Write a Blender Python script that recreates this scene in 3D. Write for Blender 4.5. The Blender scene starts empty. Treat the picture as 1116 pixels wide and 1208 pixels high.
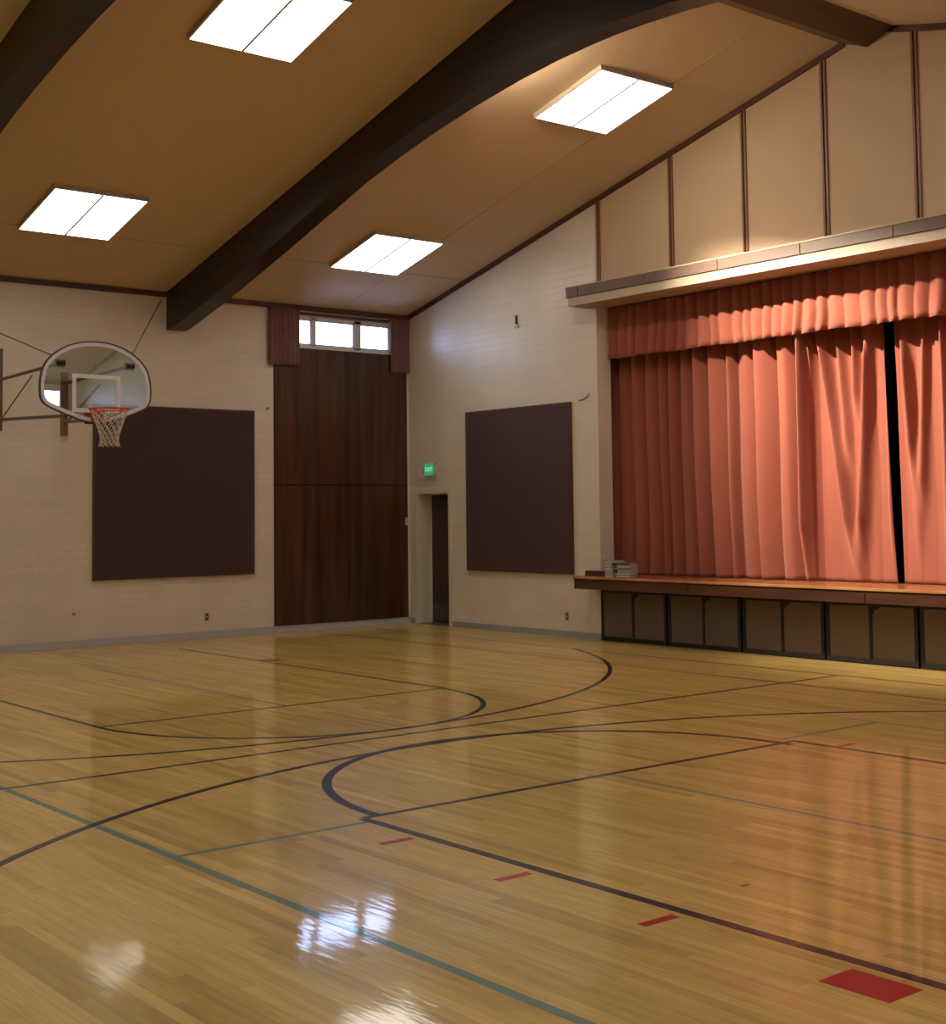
import bpy, bmesh, math, random
from mathutils import Vector, Matrix
random.seed(7)
PI = math.pi
SC = bpy.context.scene
COL = SC.collection

# ------------------------------------------------------------------ materials
def newmat(name):
    m = bpy.data.materials.new(name); m.use_nodes = True
    nt = m.node_tree; b = nt.nodes['Principled BSDF']
    return m, nt, b

def N(nt, typ, **kw):
    n = nt.nodes.new(typ)
    for k, v in kw.items():
        if k == 'inp':
            for a, c in v.items(): n.inputs[a].default_value = c
        else: setattr(n, k, v)
    return n

def lnk(nt, a, b): nt.links.new(a, b)

def plain(name, col, rough=0.6, metal=0.0, spec=0.5, noise=0.0, nscale=8.0, bump=0.0, bscale=60.0, sheen=0.0, stretch=None):
    m, nt, b = newmat(name)
    b.inputs['Roughness'].default_value = rough
    b.inputs['Metallic'].default_value = metal
    b.inputs['Specular IOR Level'].default_value = spec
    b.inputs['Base Color'].default_value = (*col, 1)
    if sheen:
        b.inputs['Sheen Weight'].default_value = sheen
        b.inputs['Sheen Roughness'].default_value = .6
        b.inputs['Sheen Tint'].default_value = (1, .62, .48, 1)
    tc = N(nt, 'ShaderNodeTexCoord'); src = tc.outputs['Object']
    if stretch:
        mp = N(nt, 'ShaderNodeMapping'); mp.inputs['Scale'].default_value = stretch
        lnk(nt, src, mp.inputs['Vector']); src = mp.outputs['Vector']
    if noise:
        no = N(nt, 'ShaderNodeTexNoise', inp={'Scale': nscale, 'Detail': 5.0, 'Roughness': .6})
        lnk(nt, src, no.inputs['Vector'])
        mx = N(nt, 'ShaderNodeMix', data_type='RGBA')
        mx.inputs[6].default_value = (*[c * (1 - noise) for c in col], 1)
        mx.inputs[7].default_value = (*[min(1, c * (1 + noise)) for c in col], 1)
        lnk(nt, no.outputs['Fac'], mx.inputs[0]); lnk(nt, mx.outputs[2], b.inputs['Base Color'])
    if bump:
        nb = N(nt, 'ShaderNodeTexNoise', inp={'Scale': bscale, 'Detail': 3.0})
        lnk(nt, src, nb.inputs['Vector'])
        bp = N(nt, 'ShaderNodeBump', inp={'Strength': bump, 'Distance': .004})
        lnk(nt, nb.outputs['Fac'], bp.inputs['Height']); lnk(nt, bp.outputs['Normal'], b.inputs['Normal'])
    return m

def brick_mat(name, col, axis):
    """painted masonry: long low blocks in running bond, axis = 'x' or 'y' (the horizontal direction)"""
    m, nt, b = newmat(name)
    tc = N(nt, 'ShaderNodeTexCoord')
    sp = N(nt, 'ShaderNodeSeparateXYZ'); lnk(nt, tc.outputs['Object'], sp.inputs[0])
    cb = N(nt, 'ShaderNodeCombineXYZ')
    lnk(nt, sp.outputs['X' if axis == 'x' else 'Y'], cb.inputs[0]); lnk(nt, sp.outputs['Z'], cb.inputs[1])
    br = N(nt, 'ShaderNodeTexBrick', inp={'Scale': 1.0, 'Mortar Size': .006, 'Mortar Smooth': .6, 'Brick Width': .40, 'Row Height': .10, 'Bias': 0.0})
    br.inputs['Color1'].default_value = (*[c * .98 for c in col], 1)
    br.inputs['Color2'].default_value = (*[min(1, c * 1.02) for c in col], 1)
    br.inputs['Mortar'].default_value = (*[c * .955 for c in col], 1)
    lnk(nt, cb.outputs[0], br.inputs['Vector'])
    no = N(nt, 'ShaderNodeTexNoise', inp={'Scale': 1.2, 'Detail': 4.0}); lnk(nt, tc.outputs['Object'], no.inputs['Vector'])
    mr = N(nt, 'ShaderNodeMapRange', inp={'From Min': .3, 'From Max': .7, 'To Min': .93, 'To Max': 1.03}); lnk(nt, no.outputs['Fac'], mr.inputs[0])
    vm = N(nt, 'ShaderNodeVectorMath', operation='SCALE'); lnk(nt, br.outputs['Color'], vm.inputs[0]); lnk(nt, mr.outputs[0], vm.inputs['Scale'])
    lnk(nt, vm.outputs[0], b.inputs['Base Color'])
    nf = N(nt, 'ShaderNodeTexNoise', inp={'Scale': 45.0, 'Detail': 3.0}); lnk(nt, tc.outputs['Object'], nf.inputs['Vector'])
    h = N(nt, 'ShaderNodeMath', operation='MULTIPLY_ADD', inp={1: -1.0}); lnk(nt, br.outputs['Fac'], h.inputs[0])
    sm = N(nt, 'ShaderNodeMath', operation='MULTIPLY', inp={1: .25}); lnk(nt, nf.outputs['Fac'], sm.inputs[0]); lnk(nt, sm.outputs[0], h.inputs[2])
    bp = N(nt, 'ShaderNodeBump', inp={'Strength': .4, 'Distance': .005}); lnk(nt, h.outputs[0], bp.inputs['Height'])
    lnk(nt, bp.outputs['Normal'], b.inputs['Normal'])
    b.inputs['Roughness'].default_value = .38; b.inputs['Specular IOR Level'].default_value = .5
    return m

def floor_mat(name, paint=None):
    """maple strips laid along x under gloss varnish; paint = colour of a painted line under the same varnish"""
    m, nt, b = newmat(name)
    tc = N(nt, 'ShaderNodeTexCoord'); P = tc.outputs['Object']
    br = N(nt, 'ShaderNodeTexBrick', offset=.37, offset_frequency=2, squash=.7, squash_frequency=3,
           inp={'Scale': 1.0, 'Mortar Size': .0011, 'Mortar Smooth': .4, 'Brick Width': 1.35, 'Row Height': .066, 'Bias': 0.0})
    br.inputs['Color1'].default_value = (0, 0, 0, 1); br.inputs['Color2'].default_value = (1, 1, 1, 1); br.inputs['Mortar'].default_value = (.35, .35, .35, 1)
    lnk(nt, P, br.inputs['Vector'])
    if paint is None:
        cr = N(nt, 'ShaderNodeValToRGB')
        e = cr.color_ramp.elements
        e[0].position = 0; e[0].color = (.50, .325, .088, 1)
        e[1].position = 1; e[1].color = (.745, .52, .165, 1)
        for pos, c in ((.12, (.57, .375, .105, 1)), (.45, (.63, .425, .125, 1)), (.85, (.68, .465, .14, 1))):
            q = e.new(pos); q.color = c
        lnk(nt, br.outputs['Color'], cr.inputs[0])
        mp = N(nt, 'ShaderNodeMapping'); mp.inputs['Scale'].default_value = (.9, 11, 1); lnk(nt, P, mp.inputs['Vector'])
        gr = N(nt, 'ShaderNodeTexNoise', inp={'Scale': 2.2, 'Detail': 6.0, 'Roughness': .62, 'Distortion': .6}); lnk(nt, mp.outputs[0], gr.inputs['Vector'])
        mr = N(nt, 'ShaderNodeMapRange', inp={'From Min': .28, 'From Max': .72, 'To Min': .80, 'To Max': 1.14}); lnk(nt, gr.outputs['Fac'], mr.inputs[0])
        bl = N(nt, 'ShaderNodeTexNoise', inp={'Scale': .55, 'Detail': 3.0}); lnk(nt, P, bl.inputs['Vector'])
        mb = N(nt, 'ShaderNodeMapRange', inp={'From Min': .3, 'From Max': .7, 'To Min': .9, 'To Max': 1.08}); lnk(nt, bl.outputs['Fac'], mb.inputs[0])
        mu = N(nt, 'ShaderNodeMath', operation='MULTIPLY'); lnk(nt, mr.outputs[0], mu.inputs[0]); lnk(nt, mb.outputs[0], mu.inputs[1])
        vm = N(nt, 'ShaderNodeVectorMath', operation='SCALE'); lnk(nt, cr.outputs[0], vm.inputs[0]); lnk(nt, mu.outputs[0], vm.inputs['Scale'])
        dk = N(nt, 'ShaderNodeMix', data_type='RGBA'); dk.inputs[7].default_value = (.24, .115, .035, 1)
        lnk(nt, vm.outputs[0], dk.inputs[6])
        fm = N(nt, 'ShaderNodeMath', operation='MULTIPLY', inp={1: .55}); lnk(nt, br.outputs['Fac'], fm.inputs[0])
        lnk(nt, fm.outputs[0], dk.inputs[0]); lnk(nt, dk.outputs[2], b.inputs['Base Color'])
    else:
        no = N(nt, 'ShaderNodeTexNoise', inp={'Scale': 9.0, 'Detail': 5.0}); lnk(nt, P, no.inputs['Vector'])
        mx = N(nt, 'ShaderNodeMix', data_type='RGBA')
        mx.inputs[6].default_value = (*[c * .8 for c in paint], 1); mx.inputs[7].default_value = (*[min(1, c * 1.2) for c in paint], 1)
        lnk(nt, no.outputs['Fac'], mx.inputs[0]); lnk(nt, mx.outputs[2], b.inputs['Base Color'])
    # slightly cupped strips and long ripples in the varnish
    m1 = N(nt, 'ShaderNodeMapping'); m1.inputs['Scale'].default_value = (1.6, 7, 1); lnk(nt, P, m1.inputs['Vector'])
    n1 = N(nt, 'ShaderNodeTexNoise', inp={'Scale': 2.4, 'Detail': 2.5, 'Roughness': .5}); lnk(nt, m1.outputs[0], n1.inputs['Vector'])
    a1 = N(nt, 'ShaderNodeMath', operation='MULTIPLY_ADD', inp={1: .12}); lnk(nt, br.outputs['Color'], a1.inputs[0]); lnk(nt, n1.outputs['Fac'], a1.inputs[2])
    a2 = N(nt, 'ShaderNodeMath', operation='MULTIPLY_ADD', inp={1: -.12}); lnk(nt, br.outputs['Fac'], a2.inputs[0]); lnk(nt, a1.outputs[0], a2.inputs[2])
    bp = N(nt, 'ShaderNodeBump', inp={'Strength': 1.0, 'Distance': .0007}); lnk(nt, a2.outputs[0], bp.inputs['Height'])
    lnk(nt, bp.outputs['Normal'], b.inputs['Coat Normal'])
    b2 = N(nt, 'ShaderNodeBump', inp={'Strength': 1.0, 'Distance': .0007}); lnk(nt, a2.outputs[0], b2.inputs['Height'])
    lnk(nt, b2.outputs['Normal'], b.inputs['Normal'])
    b.inputs['Roughness'].default_value = .35; b.inputs['Specular IOR Level'].default_value = .12
    b.inputs['Coat Weight'].default_value = .52; b.inputs['Coat Roughness'].default_value = .06; b.inputs['Coat IOR'].default_value = 1.5
    return m

def wood_mat(name, c1, c2, rough=.4, scale=(14, 14, .8), spec=.5):
    m, nt, b = newmat(name)
    tc = N(nt, 'ShaderNodeTexCoord')
    mp = N(nt, 'ShaderNodeMapping'); mp.inputs['Scale'].default_value = scale; lnk(nt, tc.outputs['Object'], mp.inputs['Vector'])
    no = N(nt, 'ShaderNodeTexNoise', inp={'Scale': 1.0, 'Detail': 6.0, 'Roughness': .6, 'Distortion': .35}); lnk(nt, mp.outputs[0], no.inputs['Vector'])
    cr = N(nt, 'ShaderNodeValToRGB'); e = cr.color_ramp.elements
    e[0].position = .32; e[0].color = (*c1, 1); e[1].position = .70; e[1].color = (*c2, 1)
    lnk(nt, no.outputs['Fac'], cr.inputs[0]); lnk(nt, cr.outputs[0], b.inputs['Base Color'])
    bp = N(nt, 'ShaderNodeBump', inp={'Strength': .15, 'Distance': .002}); lnk(nt, no.outputs['Fac'], bp.inputs['Height']); lnk(nt, bp.outputs['Normal'], b.inputs['Normal'])
    b.inputs['Roughness'].default_value = rough; b.inputs['Specular IOR Level'].default_value = spec
    return m

def emit_mat(name, col, strength):
    m = bpy.data.materials.new(name); m.use_nodes = True; nt = m.node_tree; nt.nodes.clear()
    e = N(nt, 'ShaderNodeEmission', inp={'Color': (*col, 1), 'Strength': strength})
    o = N(nt, 'ShaderNodeOutputMaterial'); lnk(nt, e.outputs[0], o.inputs[0]); return m

def glass_mat(name, refl_boost, tint=(1, 1, 1), rough=0.0):
    m = bpy.data.materials.new(name); m.use_nodes = True; nt = m.node_tree; nt.nodes.clear()
    t = N(nt, 'ShaderNodeBsdfTransparent', inp={'Color': (*tint, 1)})
    g = N(nt, 'ShaderNodeBsdfGlossy', inp={'Roughness': rough})
    f = N(nt, 'ShaderNodeFresnel', inp={'IOR': 1.5})
    a = N(nt, 'ShaderNodeMath', operation='ADD', inp={1: refl_boost}); a.use_clamp = True; lnk(nt, f.outputs[0], a.inputs[0])
    mx = N(nt, 'ShaderNodeMixShader'); lnk(nt, a.outputs[0], mx.inputs[0]); lnk(nt, t.outputs[0], mx.inputs[1]); lnk(nt, g.outputs[0], mx.inputs[2])
    o = N(nt, 'ShaderNodeOutputMaterial'); lnk(nt, mx.outputs[0], o.inputs[0]); return m

M = {}
WALLC = (.665, .59, .475)
M['brick_x'] = brick_mat('painted_masonry_x', WALLC, 'x')
M['brick_y'] = brick_mat('painted_masonry_y', WALLC, 'y')
M['floor'] = floor_mat('maple_floor')
M['line_black'] = floor_mat('line_black', (.022, .018, .028))
M['line_brown'] = floor_mat('line_brown', (.075, .025, .018))
M['line_teal'] = floor_mat('line_teal', (.13, .23, .19))
M['line_grey'] = floor_mat('line_grey', (.24, .235, .21))
M['line_red'] = floor_mat('line_red', (.44, .012, .018))
M['line_red_dim'] = floor_mat('line_red_dim', (.36, .075, .02))
M['ceiling'] = plain('ceiling_board', (.58, .445, .295), .85, noise=.05, nscale=3, bump=.5, bscale=90)
M['seam'] = plain('ceiling_seam', (.46, .34, .21), .85)
M['beam'] = wood_mat('dark_beam', (.010, .0055, .0035), (.030, .014, .009), .38, (.7, 14, 9))
M['trim'] = wood_mat('dark_trim', (.05, .017, .009), (.11, .04, .02), .45, (3, 3, 3))
M['stud'] = wood_mat('stud_wood', (.13, .05, .022), (.25, .105, .05), .5, (20, 20, 1))
M['groove'] = plain('stud_groove', (.035, .014, .009), .7)
M['tan_panel'] = plain('tan_panel', (.47, .335, .21), .8, noise=.07, nscale=1.4, bump=.2, bscale=120)
M['plywood'] = wood_mat('brown_plywood', (.022, .0085, .004), (.095, .034, .012), .33, (7, 7, .35))
M['pad'] = plain('maroon_fabric', (.052, .024, .024), .9, noise=.12, nscale=150, bump=.6, bscale=260, sheen=.1)
M['pad_frame'] = wood_mat('pad_frame', (.05, .018, .008), (.10, .04, .018), .5)
M['base_grey'] = plain('grey_base', (.30, .295, .28), .45, noise=.08)
M['base_white'] = plain('pale_base', (.44, .42, .42), .4, noise=.08)
M['door'] = wood_mat('door_wood', (.028, .010, .005), (.075, .03, .013), .4, (14, 14, .6))
M['door_paint'] = plain('cream_paint', (.62, .56, .43), .45, noise=.03)
M['steel'] = plain('brushed_steel', (.30, .30, .29), .4, .9)
M['black_metal'] = plain('black_metal', (.006, .005, .005), .6, .0)
M['cart_panel'] = plain('cart_panel', (.135, .098, .076), .75, noise=.06, nscale=4)
M['stage_wood'] = wood_mat('stage_wood', (.20, .065, .022), (.40, .16, .055), .22, (1.5, 18, 10))
M['stage_edge'] = wood_mat('stage_edge', (.34, .15, .05), (.52, .26, .10), .3, (2, 8, 8))
M['fascia'] = wood_mat('stage_fascia', (.045, .015, .007), (.10, .036, .016), .35, (.8, 12, 12))
M['ledge'] = plain('ledge_paint', (.40, .31, .21), .6, noise=.05)
M['ledge_board'] = plain('ledge_board', (.125, .075, .05), .6, noise=.12, nscale=5)
M['drape'] = plain('rust_drape', (.29, .082, .051), .8, spec=.1, noise=.06, nscale=3, bump=.12, bscale=300, sheen=.26)
M['drape_win'] = plain('plum_drape', (.17, .085, .085), .85, spec=.15, noise=.1, nscale=5, bump=.2, bscale=200, sheen=.15)
M['stage_dark'] = plain('stage_black', (.012, .01, .01), .9)  # shade put into the colour: keeps the gap between the drapes black
M['lamp_house'] = plain('lamp_housing', (.40, .34, .26), .5)
M['lens'] = emit_mat('lit_lens', (1.0, .95, .86), 6.3)
M['white_paint'] = plain('window_paint', (.62, .62, .62), .5)
M['pane'] = glass_mat('window_glass', 0.0)
M['bb_glass'] = glass_mat('backboard_glass', .24, (.82, .88, .82))
M['bb_white'] = plain('white_marking', (.86, .87, .95), .4)
M['bb_frame'] = plain('grey_frame', (.07, .075, .085), .45, .4)
M['rim'] = plain('orange_rim', (.62, .055, .025), .4)
M['net'] = plain('white_net', (.62, .56, .50), .8)
M['strut'] = plain('brown_steel', (.12, .085, .045), .45, .3)
M['cable'] = plain('cable', (.13, .10, .06), .5, .4)
M['block'] = wood_mat('wood_block', (.16, .075, .03), (.26, .13, .06), .5)
M['plate'] = plain('outlet_plate', (.30, .24, .16), .5)
M['slot'] = plain('slot_dark', (.03, .025, .02), .6)
M['exit_green'] = emit_mat('exit_green', (.06, .60, .24), .45)
M['exit_letter'] = emit_mat('exit_letter', (.45, 1.0, .62), .75)
M['cream_metal'] = plain('cream_metal', (.55, .47, .34), .4)
M['paper'] = plain('page_edges', (.55, .52, .44), .85, noise=.1, nscale=90, stretch=(.2, .2, 6))
M['cover_a'] = plain('cover_green_grey', (.10, .11, .085), .5)
M['cover_b'] = plain('cover_grey', (.20, .19, .19), .5)
M['cover_c'] = plain('cover_brown', (.12, .075, .055), .5)
M['ground'] = plain('outdoor_ground', (.5, .52, .55), .9)

# ------------------------------------------------------------------ mesh tools
def obj(name, bm, mat, parent=None, smooth=False, kind=None, loc=None):
    bmesh.ops.recalc_face_normals(bm, faces=bm.faces)
    me = bpy.data.meshes.new(name); bm.to_mesh(me); bm.free()
    if smooth:
        for p in me.polygons: p.use_smooth = True
    if mat is not None: me.materials.append(M[mat] if isinstance(mat, str) else mat)
    o = bpy.data.objects.new(name, me); COL.objects.link(o)
    if parent is not None: o.parent = parent
    if loc is not None: o.location = loc
    if kind: o['kind'] = kind
    return o

def empty(name, loc, label, cat, group=None, rot=(0, 0, 0)):
    o = bpy.data.objects.new(name, None); COL.objects.link(o)
    o.location = loc; o.rotation_euler = rot; o.empty_display_size = .1
    tag(o, label, cat, group); return o

def tag(o, label, cat, group=None):
    o['label'] = label; o['category'] = cat
    if group: o['group'] = group
    return o

def B(): return bmesh.new()

def box(bm, x0, x1, y0, y1, z0, z1, bev=0.0):
    vs = [bm.verts.new((x, y, z)) for x in (x0, x1) for y in (y0, y1) for z in (z0, z1)]
    f = [(0, 1, 3, 2), (4, 6, 7, 5), (0, 4, 5, 1), (2, 3, 7, 6), (0, 2, 6, 4), (1, 5, 7, 3)]
    fs = [bm.faces.new([vs[i] for i in q]) for q in f]
    if bev:
        es = list({e for q in fs for e in q.edges})
        bmesh.ops.bevel(bm, geom=es, offset=bev, segments=2, profile=.7, affect='EDGES')
    return bm

def prism(bm, pts, axis, a0, a1):
    """polygon pts (two coordinates) swept along axis; 'y': pts=(x,z), 'x': pts=(y,z), 'z': pts=(x,y)"""
    def mk(p, a):
        return {'y': (p[0], a, p[1]), 'x': (a, p[0], p[1]), 'z': (p[0], p[1], a)}[axis]
    r0 = [bm.verts.new(mk(p, a0)) for p in pts]; r1 = [bm.verts.new(mk(p, a1)) for p in pts]
    n = len(pts)
    bm.faces.new(r0); bm.faces.new(r1[::-1])
    for i in range(n): bm.faces.new((r0[i], r0[(i + 1) % n], r1[(i + 1) % n], r1[i]))
    return bm

def tube(bm, pts, r, seg=10, closed=False, caps=True):
    pts = [Vector(p) for p in pts]; n = len(pts); rings = []
    up = Vector((0, 0, 1))
    for i, p in enumerate(pts):
        if closed: d = (pts[(i + 1) % n] - pts[i - 1])
        else: d = pts[min(i + 1, n - 1)] - pts[max(i - 1, 0)]
        d.normalize()
        u = up if abs(d.dot(up)) < .95 else Vector((1, 0, 0))
        a = d.cross(u).normalized(); b = d.cross(a).normalized()
        rings.append([bm.verts.new(p + (a * math.cos(2 * PI * k / seg) + b * math.sin(2 * PI * k / seg)) * r) for k in range(seg)])
    m = n if closed else n - 1
    for i in range(m):
        A, C = rings[i], rings[(i + 1) % n]
        for k in range(seg): bm.faces.new((A[k], A[(k + 1) % seg], C[(k + 1) % seg], C[k]))
    if not closed and caps: bm.faces.new(rings[0][::-1]); bm.faces.new(rings[-1])
    return bm

def grid_wall(bm, us, vs, holes, plane, d0, d1):
    """a wall as one closed mesh with rectangular holes. plane 'x': box x in d0..d1, u=y ; plane 'y': u=x"""
    us = sorted(set(us)); vs = sorted(set(vs))
    for i in range(len(us) - 1):
        for j in range(len(vs) - 1):
            cu = (us[i] + us[i + 1]) / 2; cv = (vs[j] + vs[j + 1]) / 2
            if any(h[0] < cu < h[1] and h[2] < cv < h[3] for h in holes): continue
            if plane == 'x': box(bm, d0, d1, us[i], us[i + 1], vs[j], vs[j + 1])
            else: box(bm, us[i], us[i + 1], d0, d1, vs[j], vs[j + 1])
    return bm

# ------------------------------------------------------------------ the hall
EAVE, RX, RZ = 5.0, 8.95, 7.291
XR, YB = 18.4, -21.6
S1 = (RZ - EAVE) / RX; S2 = (RZ - EAVE) / (XR - RX)
def zc(x): return EAVE + S1 * x if x <= RX else RZ - S2 * (x - RX)
OX0, OX1 = 4.42, 13.62          # the stage opening
STZ = .885

flo = obj('floor', box(B(), -.3, XR + .3, YB - .3, 1.5, -.2, 0), 'floor', kind='structure')

# walls
WY0, WY1, WZ0, WZ1 = -2.30, -.30, 4.36, 4.84      # high window opening
def side_wall(name, x0, x1):
    return obj(name, grid_wall(B(), [YB - .3, WY0, WY1, .3], [-.2, WZ0, WZ1, EAVE + .02], [(WY0, WY1, WZ0, WZ1)], 'x', x0, x1), 'brick_y', kind='structure')
side_wall('wall_left', -.3, 0); side_wall('wall_right', XR, XR + .3)

DX0, DX1, DZ = .20, 1.06, 2.10                     # door opening
bm = B()
grid_wall(bm, [0, DX0, DX1, OX0], [0, DZ, EAVE], [(DX0, DX1, -1, DZ)], 'y', 0, .26)
prism(bm, [(0, EAVE), (OX0, EAVE), (OX0, zc(OX0) + .05), (0, EAVE + .05)], 'y', 0, .26)
box(bm, OX1, XR, 0, .26, 0, EAVE)
prism(bm, [(OX1, EAVE), (XR, EAVE), (XR, EAVE + .05), (OX1, zc(OX1) + .05)], 'y', 0, .26)
obj('wall_stage', bm, 'brick_x', kind='structure')
obj('wall_rear', prism(B(), [(-.3, -.2), (XR + .3, -.2), (XR + .3, EAVE), (RX, RZ + .05), (-.3, EAVE)], 'y', YB - .3, YB), 'brick_x', kind='structure')
# plastered gable above the ledge
bm = prism(B(), [(OX0, 4.62), (OX1, 4.62), (OX1, zc(OX1) + .05), (RX, RZ + .05), (OX0, zc(OX0) + .05)], 'y', .0, .28)
obj('wall_gable', bm, 'tan_panel', kind='structure')

# ceiling
bm = prism(B(), [(-.35, EAVE - .35 * S1), (RX, RZ), (XR + .35, EAVE - .35 * S2), (XR + .35, EAVE + .1), (RX, RZ + .22), (-.35, EAVE + .1)], 'y', YB - .3, .35)
ceil = obj('ceiling', bm, 'ceiling', kind='structure')

BEAMS = [-4.19, -8.53, -12.87, -17.2]
BW = .14
def strip_on_slope(bm, x0, x1, y0, y1, t):
    prism(bm, [(x0, zc(x0) + .001), (x1, zc(x1) + .001), (x1, zc(x1) - t), (x0, zc(x0) - t)], 'y', y0, y1)
ys = [0] + BEAMS + [YB]
for i in range(len(ys) - 1):
    y1, y0 = ys[i] - (BW if i else 0), ys[i + 1] + (BW if i < 4 else 0)
    for xs in (1.50, XR - 1.5):
        obj('ceiling_seam', (lambda b: (strip_on_slope(b, xs - .008, xs + .008, y0, y1, .004), b)[1])(B()), 'seam', ceil)
    ym = -1.33 if i == 0 else y1 - 1.33
    for a, b_ in ((.05, RX - .5), (RX + .5, XR - .05)):
        if i == 0: obj('ceiling_seam', (lambda b: (strip_on_slope(b, a, b_, ym - .008, ym + .008, .004), b)[1])(B()), 'seam', ceil)

# arched beams
half = [(0, 4.45), (.12, 4.45), (1.24, 4.72), (2.2, 4.99), (3.0, 5.22), (3.9, 5.49), (4.7, 5.73), (5.4, 5.90), (6.1, 6.045), (6.8, 6.165), (7.5, 6.26), (8.1, 6.315), (8.6, 6.34), (RX, 6.348)]
prof = half + [(RX + (RX - x) * (XR - RX) / RX, z) for x, z in half[::-1][1:]]
names_b = ['dark brown arched timber roof beam crossing nearest the stage wall',
           'dark brown arched timber roof beam cut off by the top left corner of the view']
for i, y in enumerate(BEAMS):
    pts = prof + [(XR, EAVE + .01), (RX, RZ + .01), (0, EAVE + .01)]
    bm = prism(B(), pts, 'y', -BW, BW)
    o = obj('roof_beam', bm, 'beam', loc=(0, y, 0))
    tag(o, (names_b + ['dark brown arched timber roof beam overhead, third from the stage wall', 'dark brown arched timber roof beam farthest from the stage wall'])[i], 'beam')

# ridge cover, shallow V under the ridge
bm = prism(B(), [(RX - .36, zc(RX - .36)), (RX, RZ - .235), (RX + .36, zc(RX + .36)), (RX, RZ)], 'y', YB, 0)
o = obj('ridge_beam', bm, wood_mat('ridge_wood', (.07, .03, .014), (.12, .055, .025), .5, (10, .6, 10)))
tag(o, 'brown V-shaped boxed beam running along the ridge of the ceiling', 'beam')

# trims
k = 1
def trim(bm, mat='trim'):
    global k
    o = obj('trim_%d' % k, bm, mat, kind='structure'); k += 1; return o
def eave(x0, x1):
    bm = B(); es = [YB] + sorted(BEAMS) + [0]
    for a, b_ in zip(es[:-1], es[1:]):
        box(bm, x0, x1, a + (BW if a != YB else 0), b_ - (BW if b_ else 0), EAVE - .075, EAVE + .0)
    return bm
trim(eave(0, .03)); trim(eave(XR - .03, XR))
trim(prism(B(), [(.03, zc(.03)), (RX - .3, zc(RX - .3)), (RX - .3, zc(RX - .3) - .075), (.03, zc(.03) - .075)], 'y', -.03, .02))
trim(prism(B(), [(XR - .03, zc(XR - .03)), (RX + .3, zc(RX + .3)), (RX + .3, zc(RX + .3) - .075), (XR - .03, zc(XR - .03) - .075)], 'y', -.03, .02))
# batten pairs on the gable
for xs in [4.50, 5.87, 7.11, 8.33, 9.56, 10.8, 12.05, 13.4]:
    if abs(xs - 4.5) < .01 or xs > 13: w = .030
    else: w = .04
    top = zc(xs) - .07; 
    bm = box(B(), xs - w, xs - .012, -.022, .02, 4.86, top); box(bm, xs + .012, xs + w, -.022, .02, 4.86, top)
    t = trim(bm, 'stud')
    obj('batten_groove', box(B(), xs - .012, xs + .012, -.004, .02, 4.86, top), 'groove', t)

# baseboards
obj('baseboard_left', (lambda b: (box(b, 0, .03, YB, -.02, 0, .05), box(b, 0, .016, YB, -.02, .05, .095), b)[2])(B()), 'base_white', kind='structure')
obj('baseboard_right', box(B(), XR - .02, XR, YB, 0, 0, .09), 'base_grey', kind='structure')
obj('baseboard_stage', (lambda b: (box(b, 0, DX0 - .055, -.018, 0, 0, .085), box(b, DX1 + .055, OX0, -.018, 0, 0, .085), box(b, OX1, XR, -.018, 0, 0, .085), b)[3])(B()), 'base_grey', kind='structure')

# ------------------------------------------------------------------ high windows
def window(name, xi, s):
    """xi = inner wall face, s = -1 when outdoors is towards -x"""
    def bx(bm, d0, d1, *r): a, c = sorted((xi + s * d0, xi + s * d1)); return box(bm, a, c, *r)
    w = obj(name, (lambda b: (bx(b, .04, .12, WY0, WY1, WZ0, WZ0 + .05), bx(b, .04, .12, WY0, WY1, WZ1 - .04, WZ1),
             bx(b, .04, .12, WY0, WY0 + .05, WZ0, WZ1), bx(b, .04, .12, WY1 - .05, WY1, WZ0, WZ1),
             bx(b, .04, .12, -1.835, -1.765, WZ0, WZ1), bx(b, .04, .12, -1.035, -.915, WZ0, WZ1), b)[6])(B()), 'white_paint', kind='structure')
    for a, c in ((WY0 + .05, -1.835), (-1.765, -1.035), (-.915, WY1 - .05)):
        obj('sash', (lambda b: (bx(b, .055, .10, a, c, WZ0 + .05, WZ0 + .068), bx(b, .055, .10, a, c, WZ1 - .058, WZ1 - .04),
            bx(b, .055, .10, a, a + .018, WZ0 + .05, WZ1 - .04), bx(b, .055, .10, c - .018, c, WZ0 + .05, WZ1 - .04), b)[4])(B()), 'white_paint', w)
        obj('pane', bx(B(), .078, .084, a + .018, c - .018, WZ0 + .068, WZ1 - .058), 'pane', w)
    obj('window_sill', bx(B(), -.02, .04, WY0, WY1, WZ0 - .02, WZ0 + .012), 'white_paint', w)
    return w
window('window_1', 0, -1); window('window_2', XR, 1)

# dark plywood panels under the windows
def plywood(xi, s, where):
    def bx(bm, d0, d1, *r): a, c = sorted((xi + s * d0, xi + s * d1)); return box(bm, a, c, *r, bev=.004)
    t = [('upper', -2.54, -.07, 2.235, 4.335, 'wide upper dark plywood panel under the high window %s'),
         ('ll', -2.54, -1.212, .10, 2.21, 'dark plywood panel %s, lower one, farther from the stage wall'),
         ('lr', -1.204, -.07, .10, 2.21, 'dark plywood panel %s, lower one, nearest the corner')]
    for _, a, b_, c, d, lab in t:
        o = obj('plywood_panel', bx(B(), .012, .03, a, b_, c, d), 'plywood'); tag(o, lab % where, 'wall panel')
    return o
obj('trim_paneling_left', box(B(), .001, .012, -2.55, -.05, .09, 4.345), 'groove', kind='structure')
PW = plywood(0, 1, 'on the left wall'); plywood(XR, -1, 'on the right wall')

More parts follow.
